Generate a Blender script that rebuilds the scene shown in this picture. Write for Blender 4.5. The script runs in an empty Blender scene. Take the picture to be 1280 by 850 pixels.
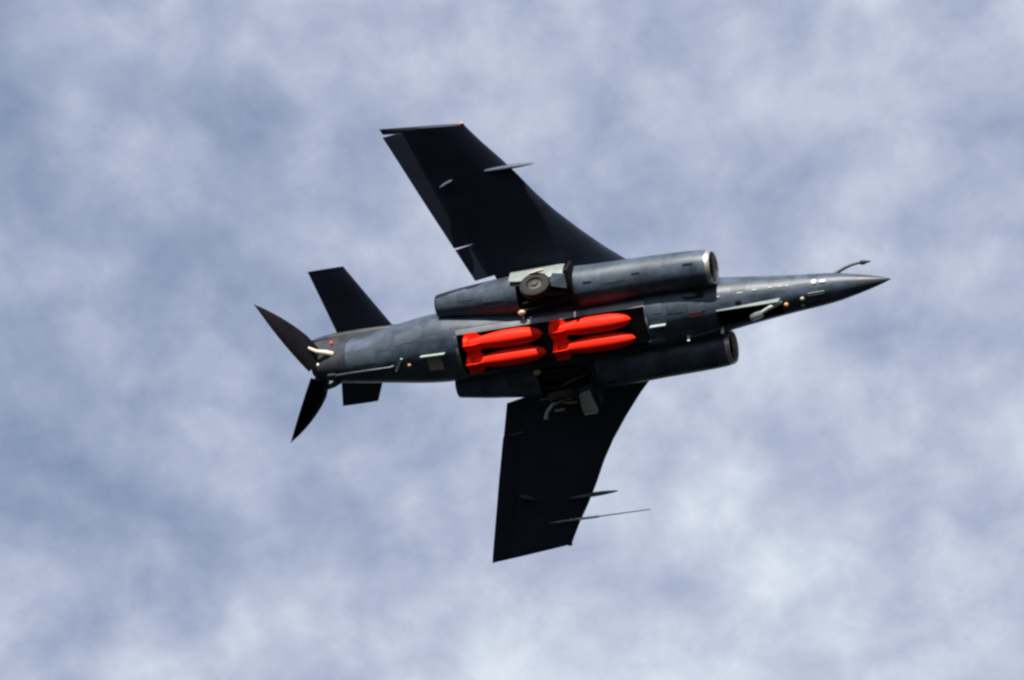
import bpy, bmesh, math, random
from math import sin, cos, pi, radians, atan2, asin, sqrt
from mathutils import Vector, Matrix

random.seed(4)
S = bpy.context.scene
C = S.collection

# ------------------------------------------------------------------ camera
ELEV = radians(35.0)            # the camera looks up by this much
DIST = 400.0                    # metres from the camera to the aircraft
PXM = 43.34                     # scale of the photograph: pixels (of 1280) per metre at the aircraft
cam_d = bpy.data.cameras.new('camera')
cam = bpy.data.objects.new('camera', cam_d)
C.objects.link(cam)
cam.location = (0, 0, 1.7)
cam.rotation_euler = (pi / 2 + ELEV, 0, 0)
cam_d.sensor_width = 36.0
cam_d.lens = DIST * PXM * 36.0 / 1280.0
cam_d.clip_start = 1.0
cam_d.clip_end = 200000.0
S.camera = cam
CAMROT = Matrix.Rotation(pi / 2 + ELEV, 3, 'X')

# attitude of the aircraft: image right / image up / towards the camera, in aircraft axes
# (x forward from the nose tip, y to port, z up)
r_right = Vector((41.0124, 10.3071, 9.5015)).normalized()
r_up = Vector((6.2941, -39.7883, 15.9940)).normalized()
r_up = (r_up - r_right * r_up.dot(r_right)).normalized()
r_back = r_right.cross(r_up)
AC2CAM = Matrix((r_right, r_up, r_back))
AC_ROT = CAMROT @ AC2CAM
AC_LOC = cam.location + CAMROT @ Vector((470.0 / PXM, 76.0 / PXM, -(DIST - 3.2)))

# ------------------------------------------------------------------ sun and sky
SUN_AC = Vector((0.0, -1.0, 0.012)).normalized()       # abeam, from the starboard side, in the plane of the wings
SUN_DIR = (AC_ROT @ SUN_AC).normalized()
sun_el = asin(SUN_DIR.z)
sun_az = atan2(SUN_DIR.x, SUN_DIR.y)
sd = bpy.data.lights.new('sun', 'SUN')
sd.energy = 5.0
sd.angle = radians(0.5)
sd.color = (1.0, 0.94, 0.85)
sun = bpy.data.objects.new('sun', sd)
C.objects.link(sun)
sun.rotation_euler = SUN_DIR.to_track_quat('Z', 'Y').to_euler()
sun.location = (0, 0, 500)

W = bpy.data.worlds.new('World')
S.world = W
W.use_nodes = True
nt = W.node_tree
nt.nodes.clear()


def nd(tree, typ, **kw):
    n = tree.nodes.new(typ)
    for k, v in kw.items():
        if k == 'inp':
            for kk, vv in v.items():
                n.inputs[kk].default_value = vv
        else:
            setattr(n, k, v)
    return n


def mathn(tree, op, a=None, b=None, clamp=False):
    n = tree.nodes.new('ShaderNodeMath')
    n.operation = op
    n.use_clamp = clamp
    for i, v in enumerate((a, b)):
        if v is None:
            continue
        if isinstance(v, (int, float)):
            n.inputs[i].default_value = v
        else:
            tree.links.new(v, n.inputs[i])
    return n.outputs[0]


def ramp(tree, fac, stops):
    n = tree.nodes.new('ShaderNodeValToRGB')
    e = n.color_ramp.elements
    while len(e) < len(stops):
        e.new(0.5)
    for el, (p, c) in zip(e, stops):
        el.position = p
        el.color = c if len(c) == 4 else (*c, 1)
    tree.links.new(fac, n.inputs[0])
    return n.outputs[0]


L = nt.links.new
out = nd(nt, 'ShaderNodeOutputWorld')
sky = nd(nt, 'ShaderNodeTexSky', sky_type='NISHITA', sun_disc=False, sun_elevation=sun_el,
         sun_rotation=sun_az, altitude=100.0, air_density=1.0, dust_density=1.0, ozone_density=1.0)
bg_sky = nd(nt, 'ShaderNodeBackground', inp={'Strength': 0.0575})
L(sky.outputs[0], bg_sky.inputs['Color'])
# a broken sheet of thin high cloud: noise on a flat layer overhead
tc = nd(nt, 'ShaderNodeTexCoord')
sep = nd(nt, 'ShaderNodeSeparateXYZ')
L(tc.outputs['Generated'], sep.inputs[0])
zc = mathn(nt, 'MAXIMUM', sep.outputs[2], 0.06)
px_ = mathn(nt, 'DIVIDE', sep.outputs[0], zc)
py_ = mathn(nt, 'DIVIDE', sep.outputs[1], zc)
comb = nd(nt, 'ShaderNodeCombineXYZ')
L(px_, comb.inputs[0])
L(py_, comb.inputs[1])
mapn = nd(nt, 'ShaderNodeMapping')
mapn.inputs['Scale'].default_value = (1.0, 0.62, 1.0)
mapn.inputs['Rotation'].default_value = (0, 0, radians(20))
mapn.inputs['Location'].default_value = (-14.103, -9.8424, 2.4322)
L(comb.outputs[0], mapn.inputs['Vector'])
n0 = nd(nt, 'ShaderNodeTexNoise', inp={'Scale': 7.0, 'Detail': 1.0, 'Roughness': 0.5, 'Distortion': 0.0})
n1 = nd(nt, 'ShaderNodeTexNoise', inp={'Scale': 40.0, 'Detail': 2.0, 'Roughness': 0.5, 'Distortion': 0.1})
n2 = nd(nt, 'ShaderNodeTexNoise', inp={'Scale': 85.0, 'Detail': 8.0, 'Roughness': 0.56, 'Distortion': 0.15})
for n_ in (n0, n1, n2):
    L(mapn.outputs[0], n_.inputs['Vector'])
nsum = mathn(nt, 'ADD', mathn(nt, 'MULTIPLY', n0.outputs[0], 0.52),
             mathn(nt, 'ADD', mathn(nt, 'MULTIPLY', n1.outputs[0], 0.34), mathn(nt, 'MULTIPLY', n2.outputs[0], 0.40)))
dens = nd(nt, 'ShaderNodeMapRange', inp={'From Min': 0.45, 'From Max': 0.815, 'To Min': 0.0, 'To Max': 1.0}, clamp=True)
L(nsum, dens.inputs[0])
cover = ramp(nt, dens.outputs[0], [(0.0, (0.45, 0.45, 0.45)), (0.5, (0.80, 0.80, 0.80)), (1.0, (1, 1, 1))])
ccol = ramp(nt, dens.outputs[0], [(0.0, (0.36, 0.43, 0.62)), (0.5, (0.50, 0.55, 0.70)), (1.0, (0.73, 0.79, 0.87))])
bg_cl = nd(nt, 'ShaderNodeBackground', inp={'Strength': 0.605})
L(ccol, bg_cl.inputs['Color'])
mix = nd(nt, 'ShaderNodeMixShader')
L(cover, mix.inputs[0])
L(bg_sky.outputs[0], mix.inputs[1])
L(bg_cl.outputs[0], mix.inputs[2])
L(mix.outputs[0], out.inputs['Surface'])

S.view_settings.view_transform = 'Standard'
S.view_settings.look = 'None'
S.view_settings.exposure = 0.8
S.view_settings.gamma = 1.0
S.render.engine = 'CYCLES'
S.cycles.pixel_filter_type = 'BLACKMAN_HARRIS'
S.cycles.filter_width = 2.5


# ------------------------------------------------------------------ materials
def paint(name, col, rough=0.4, spec=0.5, metal=0.0, mottle=0.15, scale=2.0, streak=0.0, coat=0.0):
    m = bpy.data.materials.new(name)
    m.use_nodes = True
    t = m.node_tree
    b = t.nodes['Principled BSDF']
    b.inputs['Roughness'].default_value = rough
    b.inputs['Metallic'].default_value = metal
    b.inputs['Specular IOR Level'].default_value = spec
    b.inputs['Coat Weight'].default_value = coat
    co = nd(t, 'ShaderNodeTexCoord')
    nz = nd(t, 'ShaderNodeTexNoise', inp={'Scale': scale, 'Detail': 5.0, 'Roughness': 0.6})
    t.links.new(co.outputs['Object'], nz.inputs['Vector'])
    lo = tuple(c * (1 - mottle) for c in col)
    hi = tuple(min(1, c * (1 + mottle)) for c in col)
    c1 = ramp(t, nz.outputs[0], [(0.35, lo), (0.65, hi)])
    if streak:
        mp = nd(t, 'ShaderNodeMapping')
        mp.inputs['Scale'].default_value = (0.35, 5.0, 5.0)
        t.links.new(co.outputs['Object'], mp.inputs['Vector'])
        ns = nd(t, 'ShaderNodeTexNoise', inp={'Scale': 1.6, 'Detail': 4.0})
        t.links.new(mp.outputs[0], ns.inputs['Vector'])
        f = ramp(t, ns.outputs[0], [(0.5, (0, 0, 0)), (0.75, (streak, streak, streak))])
        mx = nd(t, 'ShaderNodeMixRGB')
        mx.inputs[2].default_value = (col[0] * 0.45, col[1] * 0.38, col[2] * 0.36, 1)
        t.links.new(f, mx.inputs[0])
        t.links.new(c1, mx.inputs[1])
        c1 = mx.outputs[0]
    t.links.new(c1, b.inputs['Base Color'])
    rr = nd(t, 'ShaderNodeMapRange', inp={'To Min': rough * 0.85, 'To Max': min(1, rough * 1.2)})
    t.links.new(nz.outputs[0], rr.inputs[0])
    t.links.new(rr.outputs[0], b.inputs['Roughness'])
    return m


M_GREY = paint('sea_grey_paint', (0.044, 0.063, 0.092), 0.44, 0.32, mottle=0.42, scale=1.8, streak=0.8)
M_PANEL = paint('repainted_panel_paint', (0.050, 0.068, 0.091), 0.44, 0.32, mottle=0.2, scale=2.5)
M_WORN = paint('worn_panel_paint', (0.033, 0.046, 0.066), 0.46, 0.3, mottle=0.3, scale=2.5)
M_WING = paint('shaded_wing_grey_paint', (0.020, 0.026, 0.046), 0.55, 0.2, mottle=0.12, scale=1.0, streak=0.3)  # darker copy of the sea grey, underside shade put into the colour
M_RADOME = paint('radome_paint', (0.038, 0.048, 0.062), 0.40, 0.35, mottle=0.06)
M_STAIN = paint('heat_stained_paint', (0.027, 0.030, 0.038), 0.5, 0.3, mottle=0.3, scale=4)
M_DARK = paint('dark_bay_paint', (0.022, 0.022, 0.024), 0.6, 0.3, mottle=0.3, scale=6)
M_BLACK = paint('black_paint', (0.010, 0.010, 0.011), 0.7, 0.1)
M_RUBBER = paint('tyre_rubber', (0.012, 0.010, 0.0105), 0.75, 0.3, scale=8)
M_PALE = paint('pale_grey_primer', (0.34, 0.40, 0.38), 0.4, 0.5, mottle=0.08, scale=5)
M_FRAME = paint('bay_edge_paint', (0.15, 0.16, 0.175), 0.4, 0.5, mottle=0.15, scale=3)
M_BRAKE_SHADE = paint('shaded_airbrake_paint', (0.006, 0.0055, 0.0075), 0.85, 0.06, mottle=0.35, scale=3)  # near-black base: shade on the petals put into the colour
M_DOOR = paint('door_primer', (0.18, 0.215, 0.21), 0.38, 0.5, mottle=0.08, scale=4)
M_STEEL = paint('bare_steel', (0.62, 0.60, 0.57), 0.25, 0.5, metal=1.0, mottle=0.15, scale=5)
M_LIPS = paint('worn_lip_metal', (0.55, 0.50, 0.47), 0.35, 0.5, metal=0.8, mottle=0.25, scale=6)
M_BURNT = paint('burnt_steel', (0.014, 0.0115, 0.012), 0.5, 0.4, metal=0.2, mottle=0.3, scale=6)
M_CREAM = paint('cream_fitting_paint', (0.50, 0.41, 0.30), 0.4, 0.5, mottle=0.08)
M_BEIGE = paint('beige_grille_paint', (0.32, 0.29, 0.23), 0.5, 0.4, mottle=0.15, scale=12)
M_RED = paint('red_bomb_paint', (0.88, 0.020, 0.005), 0.55, 0.15, mottle=0.03, scale=3)
M_REDMARK = paint('red_marking_paint', (0.14, 0.03, 0.036), 0.5, 0.4)
M_REDLAMP = paint('red_lamp_glass', (0.75, 0.05, 0.06), 0.2, 0.5)
M_AMBER = paint('amber_lamp_glass', (0.60, 0.25, 0.08), 0.3, 0.6, mottle=0.03)
M_GLASS = paint('canopy_glass', (0.02, 0.025, 0.03), 0.08, 0.6, mottle=0.03)
M_WHITE = paint('white_glint_fitting_paint', (0.85, 0.82, 0.76), 0.35, 0.5, mottle=0.05)  # white of the tail fitting and of the painted nose glints
M_GROUND = paint('airfield_grass', (0.012, 0.014, 0.014), 0.95, 0.1, mottle=0.35, scale=0.02)


# ------------------------------------------------------------------ mesh helpers
def link(name, bm, mat, parent=None, smooth=35):
    bmesh.ops.remove_doubles(bm, verts=bm.verts, dist=1e-5)
    bmesh.ops.recalc_face_normals(bm, faces=bm.faces)
    me = bpy.data.meshes.new(name)
    bm.to_mesh(me)
    bm.free()
    if mat:
        me.materials.append(mat)
    if smooth:
        me.polygons.foreach_set('use_smooth', [True] * len(me.polygons))
        me.set_sharp_from_angle(angle=radians(smooth))
    o = bpy.data.objects.new(name, me)
    C.objects.link(o)
    if parent:
        o.parent = parent
    return o


def loft(bm, rings, cap0=True, cap1=True, closed=True):
    vs = [[bm.verts.new(p) for p in r] for r in rings]
    n = len(rings[0])
    for a, b in zip(vs[:-1], vs[1:]):
        for i in range(n if closed else n - 1):
            j = (i + 1) % n
            bm.faces.new((a[i], a[j], b[j], b[i]))
    if cap0:
        bm.faces.new(vs[0])
    if cap1:
        bm.faces.new(vs[-1])
    return vs


def box(bm, lo, hi, mat=None, bevel=0.0):
    r = bmesh.ops.create_cube(bm, size=1.0)
    vs = r['verts']
    for v in vs:
        v.co = Vector(((lo[i] + hi[i]) / 2 + v.co[i] * (hi[i] - lo[i]) for i in range(3)))
        if mat is not None:
            v.co = mat @ v.co
    if bevel:
        es = {e for v in vs for e in v.link_edges}
        bmesh.ops.bevel(bm, geom=list(es), offset=bevel, segments=2, affect='EDGES', profile=0.5)


def tube(bm, pts, radii, n=10, cap=True):
    pts = [Vector(p) for p in pts]
    if not isinstance(radii, (list, tuple)):
        radii = [radii] * len(pts)
    rings = []
    ref = Vector((0.13, 0.31, 0.94))
    for i, p in enumerate(pts):
        d = (pts[min(i + 1, len(pts) - 1)] - pts[max(i - 1, 0)]).normalized()
        u = d.cross(ref).normalized()
        v = d.cross(u)
        rings.append([p + (u * cos(2 * pi * k / n) + v * sin(2 * pi * k / n)) * radii[i] for k in range(n)])
    loft(bm, rings, cap, cap)


def lathe(bm, prof, org, axis, n=24, cap=True):
    """prof: (distance along axis, radius)"""
    axis = Vector(axis).normalized()
    u = axis.orthogonal().normalized()
    v = axis.cross(u)
    org = Vector(org)
    rings = [[org + axis * d + (u * cos(2 * pi * k / n) + v * sin(2 * pi * k / n)) * max(r, 1e-4) for k in range(n)]
             for d, r in prof]
    loft(bm, rings, cap, cap)


def interp(tab, x):
    """tab sorted by descending x: smooth (Catmull-Rom) interpolation of every column"""
    if x >= tab[0][0]:
        return tab[0][1:]
    if x <= tab[-1][0]:
        return tab[-1][1:]
    for i in range(len(tab) - 1):
        if tab[i][0] >= x >= tab[i + 1][0]:
            break
    p1, p2 = tab[i], tab[i + 1]
    p0 = tab[max(i - 1, 0)]
    p3 = tab[min(i + 2, len(tab) - 1)]
    h = p2[0] - p1[0]
    t = (x - p1[0]) / h
    res = []
    for k in range(1, len(p1)):
        m1 = (p2[k] - p0[k]) / (p2[0] - p0[0]) * h if p2[0] != p0[0] else 0
        m2 = (p3[k] - p1[k]) / (p3[0] - p1[0]) * h if p3[0] != p1[0] else 0
        res.append((2 * t**3 - 3 * t**2 + 1) * p1[k] + (t**3 - 2 * t**2 + t) * m1
                   + (-2 * t**3 + 3 * t**2) * p2[k] + (t**3 - t**2) * m2)
    return tuple(res)


def bis(bm, co, no):
    bmesh.ops.bisect_plane(bm, geom=bm.verts[:] + bm.edges[:] + bm.faces[:], plane_co=co, plane_no=no, dist=1e-5)


def cut_window(bm, x0, x1, y0, y1, below):
    """cut a rectangular opening, seen from below, in every face lying under z = below"""
    for co, no in (((x0, 0, 0), (1, 0, 0)), ((x1, 0, 0), (1, 0, 0)), ((0, y0, 0), (0, 1, 0)), ((0, y1, 0), (0, 1, 0))):
        bis(bm, co, no)
    dead = []
    for f in bm.faces:
        c = f.calc_center_median()
        if x0 < c.x < x1 and y0 < c.y < y1 and c.z < below:
            dead.append(f)
    bmesh.ops.delete(bm, geom=dead, context='FACES')


def tray(bm, x0, x1, y0, y1, z0, z1):
    """an open-bottomed box: the lining of a bay"""
    p = [(x0, y0), (x1, y0), (x1, y1), (x0, y1)]
    a = [bm.verts.new((x, y, z0)) for x, y in p]
    b = [bm.verts.new((x, y, z1)) for x, y in p]
    for i in range(4):
        j = (i + 1) % 4
        bm.faces.new((a[i], a[j], b[j], b[i]))
    bm.faces.new(b)


def tag(o, label=None, cat=None, group=None, kind=None):
    if label:
        o['label'] = label
    if cat:
        o['category'] = cat
    if group:
        o['group'] = group
    if kind:
        o['kind'] = kind
    return o


def empty(name, loc=(0, 0, 0), rot=None):
    o = bpy.data.objects.new(name, None)
    C.objects.link(o)
    o.empty_display_size = 0.5
    o.matrix_world = Matrix.Translation(loc) @ (rot.to_4x4() if rot else Matrix.Identity(4))
    return o


# ------------------------------------------------------------------ ground (far below the frame)
bm = bmesh.new()
R = 30000.0
rad = [0, 60, 200, 600, 2000, 7000, R]
rings = [[(r * cos(2 * pi * k / 48), r * sin(2 * pi * k / 48), 0) for k in range(48)] for r in rad[1:]]
loft(bm, rings, True, False)
g = link('ground', bm, M_GROUND, smooth=0)
tag(g, kind='structure')

# ------------------------------------------------------------------ the aircraft
jet = empty('jet_aircraft', AC_LOC, AC_ROT)
tag(jet, 'dark grey twin-engine jet banking overhead with open bomb bay and spread tail airbrakes', 'jet aircraft')

# fuselage sections: x, half width, top z, bottom z (down), squareness
FUS = [(-0.95, 0.275, 0.275, 0.275, 2.0), (-1.6, 0.405, 0.41, 0.405, 2.0), (-2.2, 0.475, 0.49, 0.48, 2.0),
       (-2.8, 0.525, 0.56, 0.54, 2.0), (-3.4, 0.58, 0.64, 0.60, 2.05), (-4.2, 0.67, 0.74, 0.69, 2.1),
       (-5.0, 0.76, 0.82, 0.79, 2.2), (-6.0, 0.83, 0.90, 0.92, 2.3), (-7.0, 0.87, 0.95, 0.96, 2.4),
       (-9.0, 0.88, 0.98, 0.95, 2.5), (-11.0, 0.90, 1.0, 0.95, 2.5), (-12.5, 0.96, 1.0, 0.94, 2.4),
       (-13.4, 1.0, 0.98, 0.90, 2.3), (-14.2, 0.94, 0.95, 0.84, 2.2), (-15.3, 0.77, 0.88, 0.77, 2.1),
       (-16.3, 0.63, 0.80, 0.67, 2.0), (-17.0, 0.47, 0.68, 0.54, 2.0),
       (-17.5, 0.26, 0.50, 0.36, 2.0)]


def fus_ring(x, n=64, grow=0.0):
    ry, zt, zb, q = interp(FUS, x)
    ry += grow; zt += grow; zb += grow
    r = []
    for k in range(n):
        a = 2 * pi * k / n
        c, s = cos(a), sin(a)
        y = ry * math.copysign(abs(c) ** (2 / q), c)
        z = (zt if s > 0 else zb) * math.copysign(abs(s) ** (2 / q), s)
        r.append((x, y, z))
    return r


def belly(x, y):
    """point and outward normal on the underside of the fuselage"""
    def zf(x, y):
        ry, zt, zb, q = interp(FUS, x)
        u = min(abs(y) / ry, 0.995)
        return -zb * (1 - u ** q) ** (1 / q)
    e = 0.01
    z = zf(x, y)
    n = Vector(((zf(x + e, y) - zf(x - e, y)) / (2 * e), (zf(x, y + e) - zf(x, y - e)) / (2 * e), -1)).normalized()
    return Vector((x, y, z)), n


def frame_at(x, y, yaw=0.0, lift=0.0):
    """matrix whose z points out of the belly and whose x runs forward"""
    p, n = belly(x, y)
    fx = Vector((cos(yaw), sin(yaw), 0))
    fx = (fx - n * fx.dot(n)).normalized()
    fy = n.cross(fx)
    return Matrix.Translation(p + n * lift) @ Matrix((fx, fy, n)).transposed().to_4x4()


BX0, BX1, BY0, BY1 = -12.82, -7.15, -0.58, 0.64
bm = bmesh.new()
xs = [-0.95 - i * (17.5 - 0.95) / 90 for i in range(91)]
loft(bm, [fus_ring(x) for x in xs])
cut_window(bm, BX0, BX1, BY0, BY1, -0.3)
cut_window(bm, -5.08, -3.20, -0.10, 0.38, -0.3)
fus = link('fuselage', bm, M_GREY, jet)

bm = bmesh.new()
rr = [(-0.0, 0.008)] + [(-x, 0.275 * (x / 0.95) ** 0.80) for x in (0.06, 0.15, 0.3, 0.45, 0.6, 0.78)] + [(-0.945, 0.2735)]
lathe(bm, rr, (0, 0, 0), (1, 0, 0), 40)
link('nose_radome', bm, M_RADOME, jet)

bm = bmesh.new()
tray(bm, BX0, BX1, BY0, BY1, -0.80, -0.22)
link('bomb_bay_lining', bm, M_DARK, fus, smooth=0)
# bright frame round the opening
def strip(x0, x1, y0, y1, n=12, lift=0.012):
    b = bmesh.new()
    rings = []
    for i in range(n + 1):
        x = x0 + (x1 - x0) * i / n
        up = []
        for k in range(4):
            y = y0 + (y1 - y0) * k / 3
            p, nn = belly(x, y)
            up.append(p + nn * lift)
        dn = [p - Vector((0, 0, -0.03)) for p in reversed(up)]
        rings.append([tuple(p) for p in up + dn])
    loft(b, rings)
    return b
link('bay_frame', strip(BX0 - 0.02, BX1 + 0.02, -0.70, -0.585), M_FRAME, fus)
link('bay_frame', strip(BX1 + 0.005, BX1 + 0.06, -0.58, 0.45), M_FRAME, fus)
link('bay_frame', strip(BX0 - 0.10, BX0 - 0.01, -0.56, 0.64), M_FRAME, fus)

# rotating bomb door, tipped towards starboard, that carries the bombs
TILT = radians(10)
DOOR = Matrix.Translation((0, 0.03, -0.56)) @ Matrix.Rotation(-TILT, 4, 'X')
bm = bmesh.new()
box(bm, (-12.7, -0.54, -0.06), (-7.25, 0.54, 0.06), DOOR, 0.02)
door = link('bomb_door', bm, M_DARK, jet)
BOMBS = [(-12.60, -0.27, 2.35), (-12.60, 0.29, 2.37), (-9.99, -0.27, 2.42), (-9.97, 0.29, 2.43)]
for bx, by, bl in BOMBS:
    for dx in (0.95, 1.55):
        bm = bmesh.new()
        box(bm, (bx + dx - 0.05, by - 0.16, -0.20), (bx + dx + 0.05, by + 0.16, -0.05), DOOR, 0.01)
        link('bomb_mount', bm, M_DARK, door)

# canopy on the far (upper) side
bm = bmesh.new()
rings = []
for i in range(17):
    t = i / 16
    x = -2.5 - 3.6 * t
    h = (sin(pi * min(1, t * 1.7) / 2) * (1 - max(0, t - 0.55) / 0.45 * 0.85)) * 0.30
    w = 0.18 + 0.20 * sin(pi * t)
    base = interp(FUS, x)[1] - 0.12
    rings.append([(x, w * cos(pi * k / 12), base + (h + 0.10) * sin(pi * k / 12)) for k in range(13)])
loft(bm, rings)
cn = link('canopy', bm, M_GLASS, jet)
for t in (0.22, 0.5, 0.78):
    i = int(t * 16)
    bm = bmesh.new()
    tube(bm, [Vector(p) + Vector((0, 0, 0.005)) for p in rings[i]], 0.025, 6)
    link('canopy_frame', bm, M_GREY, cn)

# ------------------------------------------------------------------ wings
LE = [(0.7, -6.95), (1.3, -7.20), (1.78, -7.57), (2.33, -8.16), (2.95, -8.74), (3.6, -9.29), (4.2, -9.72),
      (4.85, -10.11), (5.4, -10.48), (6.0, -10.92), (6.62, -11.22), (6.83, -11.31)]
TE = [(0.7, -11.75), (1.9, -12.12), (4.3, -12.955), (6.82, -13.80)]
ZW = 0.10


def lin(tab, y):
    for a, b in zip(tab[:-1], tab[1:]):
        if a[0] <= y <= b[0]:
            return a[1] + (b[1] - a[1]) * (y - a[0]) / (b[0] - a[0])
    return tab[-1][1] if y > tab[-1][0] else tab[0][1]


def naca(u, t):
    return 5 * t * (0.2969 * sqrt(max(u, 0)) - 0.1260 * u - 0.3516 * u * u + 0.2843 * u**3 - 0.1036 * u**4)


def foil(xl, xt, y, z, t, u1=1.0, n=14, rake=True):
    """closed ring round an aerofoil from the leading edge to fraction u1 of the chord"""
    c = xl - xt
    us = [u1 * (0.5 - 0.5 * cos(pi * k / n)) for k in range(n + 1)]
    sh = max(0.0, min(1.0, (abs(y) - 6.0) / 0.83)) * 0.22 if rake else 0.0
    yy = lambda u: y - math.copysign(sh * (1 - u), y)
    low = [(xl - u * c, yy(u), z - naca(u, t) * c) for u in reversed(us)]
    upp = [(xl - u * c, yy(u), z + naca(u, t) * c) for u in us[1:]]
    return low + upp


def flap_ring(xl, xt, y, z, t, u0, droop, n=6, gap=0.003):
    c = xl - xt
    xh = xl - (u0 + gap / c) * c
    us = [u0 + gap / c + (1 - u0 - gap / c) * k / n for k in range(n + 1)]
    pts = [(xl - u * c, z + naca(u, t) * c * 0.92) for u in us] + [(xl - u * c, z - naca(u, t) * c * 0.92) for u in reversed(us)]
    # rounded nose and rotation about the hinge
    r = []
    for px, pz in pts:
        dx, dz = px - xh, pz - z
        r.append((xh + dx * cos(droop) - dz * sin(droop), y, z + dx * sin(droop) + dz * cos(droop)))
    return r


def wing(sd):
    w = None
    thick = lambda y: 0.085 - 0.03 * (y - 0.7) / 6.1
    u_of = lambda y: 1 - 0.60 / (lin(LE, y) - lin(TE, y))
    ys = sorted(set([0.7, 1.0, 1.3, 1.55, 1.78, 1.89] + [1.9 + (6.64 - 1.9) * i / 36 for i in range(37)]))
    bm = bmesh.new()
    rings = [foil(lin(LE, y), lin(TE, y), sd * y, ZW, thick(y), u_of(y)) for y in ys]
    loft(bm, rings)
    w = link('wing', bm, M_WING, jet)
    bm = bmesh.new()
    rings = [foil(lin(LE, y) - (0.04 if y > 6.8 else 0), lin(TE, y), sd * y, ZW, thick(y) * (0.5 if y > 6.81 else 1))
             for y in (6.645, 6.72, 6.79, 6.83)]
    loft(bm, rings)
    link('wing_tip', bm, M_WING, w)
    for nm, y0, y1, dr in (('flap', 1.92, 2.94, 28), ('aileron', 2.965, 6.63, 20)):
        bm = bmesh.new()
        n = 12
        rings = []
        for i in range(n + 1):
            y = y0 + (y1 - y0) * i / n
            rings.append(flap_ring(lin(LE, y), lin(TE, y), sd * y, ZW, thick(y), u_of(y), radians(dr)))
        loft(bm, rings)
        link(nm, bm, M_WING, w)
    # pylon: slender blade fairing projecting ahead of the leading edge
    bm = bmesh.new()
    rings = []
    x0, x1, yp = -11.0, -9.50, 5.14
    for i in range(15):
        t = i / 14
        x = x0 + (x1 - x0) * t
        e = sin(pi * (0.04 + 0.94 * t)) ** 0.6
        hw, hh = 0.062 * e, 0.095 * e
        rings.append([(x, sd * yp + hw * cos(2 * pi * k / 12), ZW - 0.14 + hh * sin(2 * pi * k / 12)) for k in range(12)])
    loft(bm, rings)
    pl = link('wing_pylon', bm, M_GREY, jet)
    bm = bmesh.new()
    box(bm, (-10.75, sd * yp - 0.02, ZW - 0.12), (-9.95, sd * yp + 0.02, ZW + 0.0), None, 0.008)
    link('pylon_web', bm, M_GREY, pl)
    # hinge fairing under the aileron
    bm = bmesh.new()
    rot = Matrix.Translation((-12.22, sd * 4.93, ZW - 0.15)) @ Matrix.Rotation(sd * radians(22), 4, 'Z')
    rings = []
    for i in range(9):
        t = i / 8
        e = max(0.05, sin(pi * t)) ** 0.5
        rings.append([tuple(rot @ Vector((-0.23 + 0.46 * t, 0.05 * e * cos(2 * pi * k / 10), 0.10 * e * sin(2 * pi * k / 10)))) for k in range(10)])
    loft(bm, rings)
    link('hinge_fairing', bm, M_GREY, w)
    # wing tip lamp
    bm = bmesh.new()
    bmesh.ops.create_uvsphere(bm, u_segments=12, v_segments=8, radius=0.05)
    for v in bm.verts:
        v.co = Vector((-11.36 + v.co.x * 1.6, sd * (6.61 + v.co.y), ZW + v.co.z * 0.7))
    link('navigation_lamp', bm, M_AMBER if sd < 0 else M_GLASS, w)
    return w


wing_s = wing(-1)
wing_p = wing(1)
bm = bmesh.new()
tube(bm, [(-11.8, 5.84, ZW - 0.07), (-11.0, 5.84, ZW - 0.09), (-10.3, 5.85, ZW - 0.09), (-10.25, 5.85, ZW - 0.09), (-8.70, 5.87, ZW - 0.09)],
     [0.01, 0.04, 0.04, 0.022, 0.014], 10)
link('pitot_probe', bm, M_STEEL, wing_p)

# ------------------------------------------------------------------ engine nacelles
NAC = [(-5.03, 1.24, -0.20, 0.50), (-5.25, 1.24, -0.20, 0.535), (-5.8, 1.25, -0.19, 0.56), (-7.0, 1.26, -0.18, 0.58),
       (-8.5, 1.26, -0.22, 0.61), (-9.8, 1.28, -0.18, 0.62), (-11.0, 1.28, -0.12, 0.58), (-12.0, 1.27, -0.05, 0.50),
       (-12.8, 1.26, 0.0, 0.42), (-13.35, 1.25, 0.02, 0.35)]
WX0, WX1, WY0, WY1 = -10.80, -9.20, 0.86, 1.74


def nac_ring(x, sd, grow=0.0, n=44):
    cy, cz, r = interp(NAC, x)
    return [(x, sd * cy + (r + grow) * cos(2 * pi * k / n), cz + (r + grow) * sin(2 * pi * k / n)) for k in range(n)]


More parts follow.
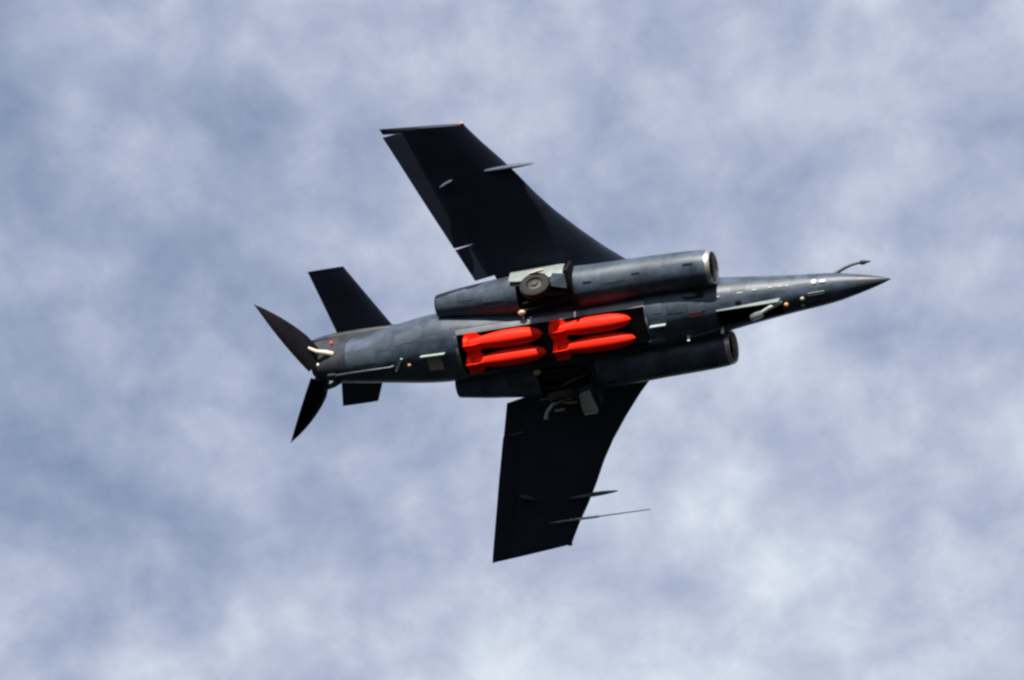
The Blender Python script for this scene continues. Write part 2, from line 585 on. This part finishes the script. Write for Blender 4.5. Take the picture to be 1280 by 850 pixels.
def nacelle(sd):
    bm = bmesh.new()
    xs = [-5.03, -5.10, -5.18] + [-5.25 - i * (13.35 - 5.25) / 50 for i in range(51)]
    loft(bm, [nac_ring(x, sd) for x in xs], False, False)
    ya, yb = sorted((sd * WY0, sd * WY1))
    cut_window(bm, WX0, WX1, ya, yb, -0.2)
    nac = link('engine_nacelle', bm, M_GREY, jet)
    # intake lip and duct
    bm = bmesh.new()
    c = (-5.03, sd * 1.24, -0.20)
    lathe(bm, [(-0.10, 0.517), (-0.03, 0.508), (0.02, 0.492), (0.045, 0.470), (0.03, 0.445), (-0.03, 0.430), (-0.12, 0.425)], c, (1, 0, 0), 44, False)
    link('intake_lip', bm, M_LIPS, nac)
    bm = bmesh.new()
    lathe(bm, [(-0.12, 0.425), (-0.5, 0.43), (-1.3, 0.42)], c, (1, 0, 0), 40, False)
    du = link('intake_duct', bm, M_DARK, nac)
    bm = bmesh.new()
    lathe(bm, [(-0.75, 0.0), (-0.85, 0.07), (-1.0, 0.12), (-1.2, 0.14)], c, (1, 0, 0), 20, False)
    for k in range(20):
        a = 2 * pi * k / 20
        m = Matrix.Translation(c) @ Matrix.Rotation(a, 4, 'X') @ Matrix.Translation((-1.18, 0, 0.27)) @ Matrix.Rotation(0.6, 4, 'Z')
        box(bm, (-0.05, -0.005, -0.14), (0.05, 0.005, 0.145), m)
    link('compressor_face', bm, M_BURNT, nac)
    # jet pipe
    bm = bmesh.new()
    c2 = (-13.35, sd * 1.25, 0.02)
    lathe(bm, [(0.02, 0.352), (-0.03, 0.345), (-0.06, 0.325), (-0.03, 0.305), (0.3, 0.29), (0.9, 0.28)], c2, (1, 0, 0), 36, False)
    lathe(bm, [(0.9, 0.28), (0.91, 0.01)], c2, (1, 0, 0), 36, False)
    link('exhaust_pipe', bm, M_BURNT, nac)
    # wheel well
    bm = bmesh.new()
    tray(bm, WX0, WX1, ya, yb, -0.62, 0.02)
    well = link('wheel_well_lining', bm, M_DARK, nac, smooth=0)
    # main leg door: curved panel, pale on the starboard side, along the outboard edge of the well
    bm = bmesh.new()
    rings = []
    for i in range(7):
        x = -10.98 + 1.66 * i / 6
        cy, cz, r = interp(NAC, x)
        e = 0.10 if i in (0, 6) else 0.0
        up, dn = [], []
        for k in range(9):
            a = radians(172 + e * 40 + (46 - e * 80) * k / 8)
            up.append((x, sd * (cy - (r + 0.12) * cos(a)), cz + (r + 0.12) * sin(a)))
            dn.append((x, sd * (cy - (r + 0.085) * cos(a)), cz + (r + 0.085) * sin(a)))
        rings.append(up + dn[::-1])
    # (cosine sign: outboard side)
    rings = [[(p[0], 2 * sd * interp(NAC, p[0])[0] - p[1] if abs(p[1]) < interp(NAC, p[0])[0] else p[1], p[2]) for p in r] for r in rings]
    loft(bm, rings)
    link('undercarriage_door', bm, M_DOOR if sd < 0 else M_GREY, nac)  # port door grey instead of pale: its shade is put into the colour
    # dark transverse door hanging across the front of the well
    bm = bmesh.new()
    box(bm, (-9.16, sd * 1.48 - 0.64, -1.00), (-9.05, sd * 1.48 + 0.64, -0.25), None, 0.02)
    link('leg_door', bm, M_BLACK, nac)
    # wheel lying in the well, hanging just below it
    wc = Vector((-10.13, sd * 1.72, -0.84))
    ax = Vector((0.05, sd * 0.93, -0.42)).normalized()
    wh = empty_part('main_wheel', jet)
    bm = bmesh.new()
    lathe(bm, [(-0.12, 0.24), (-0.13, 0.37), (-0.09, 0.445), (0.0, 0.46), (0.09, 0.445), (0.13, 0.37), (0.12, 0.24)], wc, ax, 32, False)
    bm2 = bm
    ty = link('tyre', bm2, M_RUBBER, wh)
    bm = bmesh.new()
    lathe(bm, [(-0.06, 0.245), (-0.06, 0.0)], wc, ax, 28, False)
    lathe(bm, [(0.10, 0.25), (0.06, 0.20), (0.07, 0.10), (0.12, 0.08), (0.12, 0.0)], wc, ax, 28, False)
    link('wheel_hub', bm, M_BURNT, wh)
    # oleo leg and retraction strut
    bm = bmesh.new()
    tube(bm, [(-9.32, sd * 1.30, -0.50), (-9.7, sd * 1.35, -0.62), (-10.12, sd * 1.46, -0.78)], [0.09, 0.075, 0.06], 12)
    lg = link('oleo_leg', bm, M_BURNT, nac)
    bm = bmesh.new()
    p4 = [(-9.80, sd * 1.66, -0.78), (-9.24, sd * 1.50, -0.80), (-9.22, sd * 1.88, -0.66), (-9.62, sd * 1.94, -0.62)]
    a4 = [bm.verts.new(p) for p in p4]
    b4 = [bm.verts.new((p[0], p[1], p[2] + 0.05)) for p in p4]
    bm.faces.new(a4)
    bm.faces.new(b4)
    for i in range(4):
        bm.faces.new((a4[i], a4[(i + 1) % 4], b4[(i + 1) % 4], b4[i]))
    link('torque_link', bm, M_PANEL, nac, smooth=0)
    for k, (yy, zz) in enumerate(((1.10, -0.58), (1.17, -0.61), (1.52, -0.52))):
        bm = bmesh.new()
        tube(bm, [(-10.72, sd * yy, zz), (-10.3, sd * (yy + 0.04), zz - 0.03), (-9.8, sd * (yy - 0.03), zz - 0.02), (-9.25, sd * yy, zz)], 0.022, 8)
        link('hydraulic_pipe', bm, M_BURNT, nac)
    bm = bmesh.new()
    tube(bm, [(-10.30, sd * 2.02, -0.56), (-10.0, sd * 2.06, -0.55), (-9.86, sd * 2.07, -0.53)], [0.03, 0.045, 0.03], 8)
    link('rim_highlight_bar', bm, M_CREAM, nac)  # cream bar added for the sunlit top rim of the wheel
    bm = bmesh.new()
    tube(bm, [(-10.75, sd * 0.96, -0.62), (-10.5, sd * 1.0, -0.72), (-9.4, sd * 1.05, -0.50)], 0.035, 8)
    link('retraction_jack', bm, M_BURNT, nac)
    bm = bmesh.new()
    bmesh.ops.create_uvsphere(bm, u_segments=12, v_segments=8, radius=0.09)
    for v in bm.verts:
        v.co = Vector((-10.76 + v.co.x * 1.3, sd * 0.93 + v.co.y, -0.72 + v.co.z * 0.8))
    link('jack_fitting', bm, M_CREAM, nac)
    return nac


def empty_part(name, parent):
    o = bpy.data.objects.new(name, None)
    C.objects.link(o)
    o.parent = parent
    return o


def nac_skin(sd, x, a, lift):
    cy, cz, r = interp(NAC, x)
    return Vector((x, sd * cy - (r + lift) * sin(a), cz - (r + lift) * cos(a)))


def fus_skin(x, a, lift):
    """a: angle from straight down towards starboard"""
    ry, zt, zb, q = interp(FUS, x)
    c, t = cos(a), sin(a)
    zr = zb if c > 0 else zt
    y = ry * math.copysign(abs(t) ** (2 / q), t)
    z = zr * math.copysign(abs(c) ** (2 / q), c)
    n = Vector((0, y / ry ** 2, z / zr ** 2)).normalized()
    return Vector((x, -y, -z)) + Vector((0, -n.y, -n.z)) * lift


def skin_panel(fn, x0, x1, a0, a1, mat, parent, lift=0.007):
    """a thin access panel that follows the curved skin and stands a little proud of it"""
    nx, na = 6, 6
    bm = bmesh.new()
    top = [[bm.verts.new(fn(x0 + (x1 - x0) * i / nx, radians(a0 + (a1 - a0) * j / na), lift)) for j in range(na + 1)] for i in range(nx + 1)]
    for i in range(nx):
        for j in range(na):
            bm.faces.new((top[i][j], top[i + 1][j], top[i + 1][j + 1], top[i][j + 1]))
    rim = [(i, 0) for i in range(nx + 1)] + [(nx, j) for j in range(1, na + 1)] + [(i, na) for i in range(nx - 1, -1, -1)] + [(0, j) for j in range(na - 1, 0, -1)]
    low = [bm.verts.new(fn(x0 + (x1 - x0) * i / nx, radians(a0 + (a1 - a0) * j / na), -0.02)) for i, j in rim]
    for k in range(len(rim)):
        m = (k + 1) % len(rim)
        bm.faces.new((top[rim[k][0]][rim[k][1]], top[rim[m][0]][rim[m][1]], low[m], low[k]))
    return link('access_panel', bm, mat, parent, smooth=40)


nac_s = nacelle(-1)
nac_p = nacelle(1)

for sd, nc in ((-1, nac_s), (1, nac_p)):
    fn = lambda x, a, l, sd=sd: nac_skin(sd, x, a, l)
    for x0, x1, a0, a1, m in ((-5.75, -5.45, 34, 42, M_BLACK), (-6.9, -6.2, -20, 15, M_WORN), (-8.2, -7.5, 20, 52, M_PANEL), (-8.75, -8.5, 26, 32, M_BLACK),
                              (-8.9, -8.35, -28, 5, M_WORN), (-7.3, -7.05, 30, 35, M_BLACK), (-11.9, -11.2, 10, 42, M_PANEL), (-12.7, -12.2, 25, 60, M_WORN), (-11.8, -11.1, -30, -4, M_WORN)):
        if sd > 0:
            a0, a1 = -a1, -a0
        skin_panel(fn, x0, x1, a0, a1, m, nc)
for x0, x1, a0, a1, m in ((-16.15, -15.40, 8, 42, M_PANEL), (-15.3, -14.9, 30, 62, M_WORN), (-14.75, -14.2, 34, 58, M_PANEL), (-13.9, -13.3, 40, 66, M_WORN),
                          (-2.75, -2.35, 48, 78, M_PANEL), (-3.35, -2.85, 46, 74, M_PANEL), (-4.6, -4.15, 48, 76, M_WORN), (-3.95, -3.5, 42, 70, M_PANEL),
                          (-2.05, -1.65, 6, 30, M_WORN), (-6.5, -6.0, 16, 40, M_WORN), (-5.85, -5.35, 12, 30, M_PANEL), (-6.9, -6.62, 20, 44, M_PANEL),
                          (-1.5, -1.05, 40, 70, M_PANEL), (-15.9, -15.4, -30, -2, M_WORN), (-4.95, -4.7, 20, 45, M_PANEL)):
    skin_panel(fus_skin, x0, x1, a0, a1, m, fus)

# port main gear hanging below the wing root: fairing plate and curved guard
bm = bmesh.new()
q = [(-9.72, 1.78, -0.72), (-9.34, 1.70, -0.78), (-9.28, 2.40, -0.66), (-9.76, 2.42, -0.60)]
lo = [bm.verts.new(p) for p in q]
hi = [bm.verts.new((p[0], p[1], p[2] + 0.04)) for p in q]
bm.faces.new(lo)
bm.faces.new(hi)
for i in range(4):
    j = (i + 1) % 4
    bm.faces.new((lo[i], lo[j], hi[j], hi[i]))
lf = link('leg_fairing', bm, M_PALE, jet, smooth=0)
bm = bmesh.new()
box(bm, (-9.70, 2.425, -0.72), (-9.32, 2.455, -0.60), None, 0.005)
link('fairing_glint_edge', bm, M_PALE, lf)  # pale strip added as a glint on the fairing
bm = bmesh.new()
tube(bm, [(-9.75, 1.82, -0.70), (-10.2, 1.86, -0.72), (-10.55, 1.98, -0.70), (-10.78, 2.20, -0.66), (-10.88, 2.40, -0.62)], [0.06, 0.055, 0.05, 0.05, 0.07], 10)
link('wheel_guard', bm, M_PALE, nac_p)
bm = bmesh.new()
box(bm, (-10.55, 2.16, -0.70), (-10.25, 2.22, -0.64), None, 0.01)
link('gear_glint_plate', bm, M_PALE, nac_p)  # small pale plate added as a glint on the gear

# ------------------------------------------------------------------ fin, tailplane, airbrakes
def vfoil(xl, xt, z, t, n=12):
    c = xl - xt
    us = [0.5 - 0.5 * cos(pi * k / n) for k in range(n + 1)]
    return [(xl - u * c, -naca(u, t) * c, z) for u in reversed(us)] + [(xl - u * c, naca(u, t) * c, z) for u in us[1:-1]]


bm = bmesh.new()
loft(bm, [vfoil(-13.2 - 2.4 * t ** 0.9, -17.80 - 0.25 * t, 0.45 + 1.85 * t, 0.085) for t in [i / 8 for i in range(9)]])
fin = link('tail_fin', bm, M_STAIN, jet)
bm = bmesh.new()
rings = []
for i in range(17):
    t = i / 16
    x = -15.0 - 3.15 * t
    e = max(0.03, sin(pi * (0.02 + 0.96 * t)) ** 0.55)
    rings.append([(x, 0.17 * e * cos(2 * pi * k / 16), 2.28 + 0.19 * e * sin(2 * pi * k / 16)) for k in range(16)])
loft(bm, rings)
link('fin_fairing', bm, M_STAIN, fin)

bm = bmesh.new()
bmesh.ops.create_uvsphere(bm, u_segments=12, v_segments=8, radius=0.06)
for v in bm.verts:
    v.co += Vector((-17.3, -0.15, 1.43))
link('tail_lamp', bm, M_REDLAMP, fin)

bm = bmesh.new()
def tp(y):
    a = abs(y) / 2.12
    return foil(-15.58 - 1.06 * a, -17.32 - 0.42 * a, y, 2.30, 0.07 if abs(y) < 2.1 else 0.05)
ys = [-2.13, -2.10] + [-2.1 + 4.2 * i / 16 for i in range(1, 16)] + [2.10, 2.13]
loft(bm, [tp(y) for y in ys])
tail = link('tailplane', bm, M_WING, jet)

def petal(sd):
    """half of the split tail cone, swung outboard on a vertical hinge"""
    ang = radians(58)
    hx, hy = -17.50, sd * 0.10
    ln = 2.46
    bm = bmesh.new()
    def sect(l, inset):
        t = l / ln
        r = (1 - t ** 2.0) if t < 1 else 0
        rz = max(0.012, 0.62 * (0.12 * (1 - t) + 0.88 * r) - inset)
        rd = max(0.012, (0.45 if sd < 0 else 0.60) * (0.10 * (1 - t) + 0.90 * (1 - t ** 2.4)) * (0.75 + 0.25 * min(1, t / 0.3)) - inset)
        ring = []
        for k in range(17):
            a = -pi / 2 + pi * k / 16
            d, z = rd * cos(a), rz * sin(a)
            lx, ly = l, d                       # along the petal, outboard of its chord
            x = hx - (lx * cos(ang)) + ly * sin(ang)
            y = hy + sd * (lx * sin(ang) + ly * cos(ang))
            ring.append((x, y, z))
        return ring
    ls = [0, 0.15, 0.4, 0.7, 1.0, 1.3, 1.6, 1.85, 2.1, 2.28, 2.40, 2.46]
    rings = []
    for l in ls:
        o = sect(l, 0)
        i = sect(l, 0.035)
        rings.append(o + i[::-1])
    loft(bm, rings)
    p = link('airbrake', bm, M_BRAKE_SHADE, jet)
    # stiffeners across the inside
    for l in (0.55, 1.15, 1.7):
        r = sect(l, 0.03)
        bm = bmesh.new()
        vs = [bm.verts.new(q) for q in r]
        f = bm.faces.new(vs)
        ex = bmesh.ops.extrude_face_region(bm, geom=[f])
        for v in ex['geom']:
            if isinstance(v, bmesh.types.BMVert):
                v.co += Vector((-0.03 * cos(ang), sd * 0.03 * sin(ang), 0))
        link('stiffener', bm, M_BRAKE_SHADE, p)
    # jack from the tail frame to the inside of the petal
    bm = bmesh.new()
    tube(bm, [(-16.74, sd * 0.42, -0.33), (-16.95, sd * 0.50, -0.33), (-17.22, sd * 0.58, -0.32), (-17.5, sd * 0.70, -0.20)], [0.075, 0.085, 0.06, 0.04], 10)
    link('airbrake_jack', bm, M_CREAM if sd < 0 else M_STAIN, p)  # sunlight on the starboard jack and shade on the port one, done by colour
    return p


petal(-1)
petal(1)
# tail frame between the petals
bm = bmesh.new()
loft(bm, [fus_ring(-16.35, 40, 0.006), fus_ring(-16.7, 40, 0.006), fus_ring(-17.0, 40, 0.006), fus_ring(-17.25, 40, 0.006), fus_ring(-17.49, 40, 0.006)], False, False)
link('tail_band', bm, M_STAIN, fus)
bm = bmesh.new()
lathe(bm, [(0, 0.05), (0.10, 0.07), (0.2, 0.04)], (-17.35, -0.17, -0.36), (1, 0, 0.1), 12)
link('tail_fitting', bm, M_WHITE, fus)

# ------------------------------------------------------------------ probe and belly fittings
bm = bmesh.new()
tube(bm, [(-1.80, -0.26, 0.22), (-1.64, -0.30, 0.36), (-1.42, -0.34, 0.56), (-1.24, -0.36, 0.67), (-1.08, -0.37, 0.71), (-0.95, -0.37, 0.715)],
     [0.055, 0.05, 0.045, 0.04, 0.036, 0.034], 12)
prb = link('refuelling_probe', bm, M_STAIN, jet)
bm = bmesh.new()
lathe(bm, [(0, 0.036), (0.04, 0.065), (0.14, 0.07), (0.18, 0.045), (0.28, 0.03), (0.33, 0.012)], (-1.0, -0.37, 0.715), (1, 0, 0), 14)
link('probe_nozzle', bm, M_BURNT, prb)


def plate(name, x, y, lx, ly, h, mat, yaw=0.0, lift=0.0, parent=None, bevel=0.006):
    b = bmesh.new()
    box(b, (-lx / 2, -ly / 2, -0.03), (lx / 2, ly / 2, h), frame_at(x, y, yaw, lift), bevel)
    return link(name, b, mat, parent or fus)


def dome(name, x, y, r, h, mat, stretch=1.0):
    b = bmesh.new()
    m = frame_at(x, y)
    bmesh.ops.create_uvsphere(b, u_segments=14, v_segments=8, radius=1)
    for v in b.verts:
        v.co = m @ Vector((v.co.x * r * stretch, v.co.y * r, v.co.z * h))
    return link(name, b, mat, fus)


# nose undercarriage: open bay, hanging door, leg and wheel
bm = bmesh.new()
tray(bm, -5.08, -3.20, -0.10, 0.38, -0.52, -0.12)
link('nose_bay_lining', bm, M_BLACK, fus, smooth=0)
bm = bmesh.new()
box(bm, (-5.06, -0.135, -0.86), (-3.18, -0.105, -0.52), None, 0.01)
link('nose_gear_door', bm, M_DOOR, fus)
bm = bmesh.new()
lathe(bm, [(-0.07, 0.10), (-0.08, 0.17), (-0.04, 0.205), (0.04, 0.205), (0.08, 0.17), (0.07, 0.10)], (-3.88, 0.17, -0.94), (0.30, 0.85, -0.40), 24)
link('nose_wheel', bm, M_FRAME, fus)
bm = bmesh.new()
tube(bm, [(-3.82, 0.13, -0.96), (-3.45, -0.01, -0.90), (-3.20, 0.0, -0.52)], [0.05, 0.06, 0.075], 10)
link('nose_leg', bm, M_PALE, fus)
dome('taxi_lamp', -3.05, 0.10, 0.07, 0.08, M_AMBER)

# small fittings along the belly
dome('nose_glint_dome', -2.17, -0.36, 0.085, 0.05, M_WHITE)  # white dome standing in for a sun glint
plate('nose_glint_plate', -1.92, -0.34, 0.16, 0.06, 0.03, M_WHITE)  # white plate standing in for a second sun glint
plate('doppler_fairing', -2.12, -0.08, 0.44, 0.07, 0.06, M_DOOR, bevel=0.02)
dome('belly_lamp', -2.56, 0.02, 0.065, 0.05, M_CREAM)
dome('belly_lamp', -2.60, 0.24, 0.06, 0.03, M_BEIGE)
for x, y, l in ((-3.15, -0.42, 0.14), (-3.45, -0.44, 0.12), (-3.9, -0.46, 0.16), (-4.32, -0.46, 0.20), (-4.95, -0.48, 0.10), (-2.95, -0.40, 0.10)):
    plate('skin_glint', x, y, l * 0.8, 0.035, 0.015, M_PALE)  # pale plates painted in for sun glints along the skin
dome('drain_fairing', -4.40, -0.24, 0.06, 0.04, M_BLACK, 1.6)
dome('cooling_scoop', -5.75, -0.62, 0.10, 0.10, M_GREY, 2.6)
plate('scoop_mouth', -5.52, -0.62, 0.26, 0.17, 0.06, M_BLACK)
plate('aerial_blade', -6.80, -0.02, 0.46, 0.03, 0.16, M_PALE)
plate('belly_bracket', -6.05, 0.50, 0.06, 0.05, 0.20, M_PALE)
plate('belly_bracket', -5.05, 0.47, 0.06, 0.05, 0.20, M_PALE)
plate('belly_rail', -5.55, 0.49, 0.95, 0.025, 0.06, M_GREY)
dome('bay_corner_fairing', -6.98, 0.52, 0.14, 0.08, M_GREY, 2.0)
plate('warning_mark', -5.66, -0.14, 0.34, 0.10, 0.003, M_REDMARK)
# rear belly
plate('vent_lip', -13.62, -0.14, 0.74, 0.03, 0.15, M_PALE)
gr = plate('vent_grille', -13.62, 0.14, 0.42, 0.40, 0.012, M_BEIGE, parent=jet)
for k in range(7):
    b = bmesh.new()
    xk = -13.79 + 0.057 * k
    box(b, (-0.012, -0.18, 0), (0.012, 0.18, 0.03), frame_at(xk, 0.14))
    link('vent_slat', b, M_BEIGE, gr)
plate('belly_aerial', -14.72, 0.02, 0.05, 0.40, 0.05, M_PALE, radians(35))
dome('anti_collision_lamp', -14.42, 0.10, 0.055, 0.05, M_AMBER)
bm = bmesh.new()
tube(bm, [(-16.75, 0.10, -0.72), (-16.2, 0.08, -0.76), (-15.0, 0.06, -0.86), (-14.9, 0.06, -0.80)], [0.035, 0.03, 0.035, 0.035], 10)
hk = link('arrestor_hook', bm, M_GREY, jet)
bm = bmesh.new()
box(bm, (-16.95, 0.03, -0.78), (-16.70, 0.17, -0.66), None, 0.03)
link('hook_claw', bm, M_DARK, hk)

# ------------------------------------------------------------------ the four red bombs
LAB = ['red finned bomb of the rear pair, on the side of the sunlit engine',
       'red finned bomb of the rear pair, on the side of the shaded engine',
       'red finned bomb of the front pair, on the side of the sunlit engine',
       'red finned bomb of the front pair, on the side of the shaded engine']
JM = Matrix.Translation(AC_LOC) @ AC_ROT.to_4x4()


def bomb(ln, label):
    o = empty('bomb')
    tag(o, label, 'bomb', 'red bombs in the open bomb bay')
    bm = bmesh.new()
    R0 = 0.248
    prof = [(0.05, 0.10), (0.30, 0.135), (0.55, 0.175), (0.85, 0.217), (1.15, R0), (1.55, R0)]
    nose = ln - 1.55
    for k in range(1, 11):
        u = k / 10
        prof.append((1.55 + nose * u, R0 * sqrt(max(0.0, 1 - u ** 2.1)) if k < 10 else 0.012))
    lathe(bm, prof, (0, 0, 0), (1, 0, 0), 32)
    link('bomb_body', bm, M_RED, o)
    for k in range(4):
        bm = bmesh.new()
        pts = [(0.0, 0.06), (0.0, 0.315), (0.36, 0.315), (0.56, 0.12)]
        m = Matrix.Rotation(k * pi / 2, 4, 'X')
        a = [bm.verts.new(m @ Vector((x, y, 0.009))) for x, y in pts]
        b = [bm.verts.new(m @ Vector((x, y, -0.009))) for x, y in pts]
        bm.faces.new(a)
        bm.faces.new(b[::-1])
        for i in range(4):
            j = (i + 1) % 4
            bm.faces.new((a[i], a[j], b[j], b[i]))
        link('bomb_fin', bm, M_RED, o, smooth=0)
    bm = bmesh.new()
    lathe(bm, [(0.0, 0.19), (0.0, 0.205), (0.14, 0.205), (0.14, 0.19), (0.0, 0.19)], (0.0, 0, 0), (1, 0, 0), 28, False)
    link('fin_ring', bm, M_RED, o)
    for dx in (1.05, 1.45):
        bm = bmesh.new()
        box(bm, (dx - 0.03, -0.02, R0 - 0.02), (dx + 0.03, 0.02, R0 + 0.05), None, 0.008)
        link('suspension_lug', bm, M_DARK, o)
    return o


for (bx, by, bl), lab in zip(BOMBS, LAB):
    o = bomb(bl, lab)
    o.matrix_world = JM @ DOOR @ Matrix.Translation((bx, by, -0.40))

bpy.context.view_layer.update()
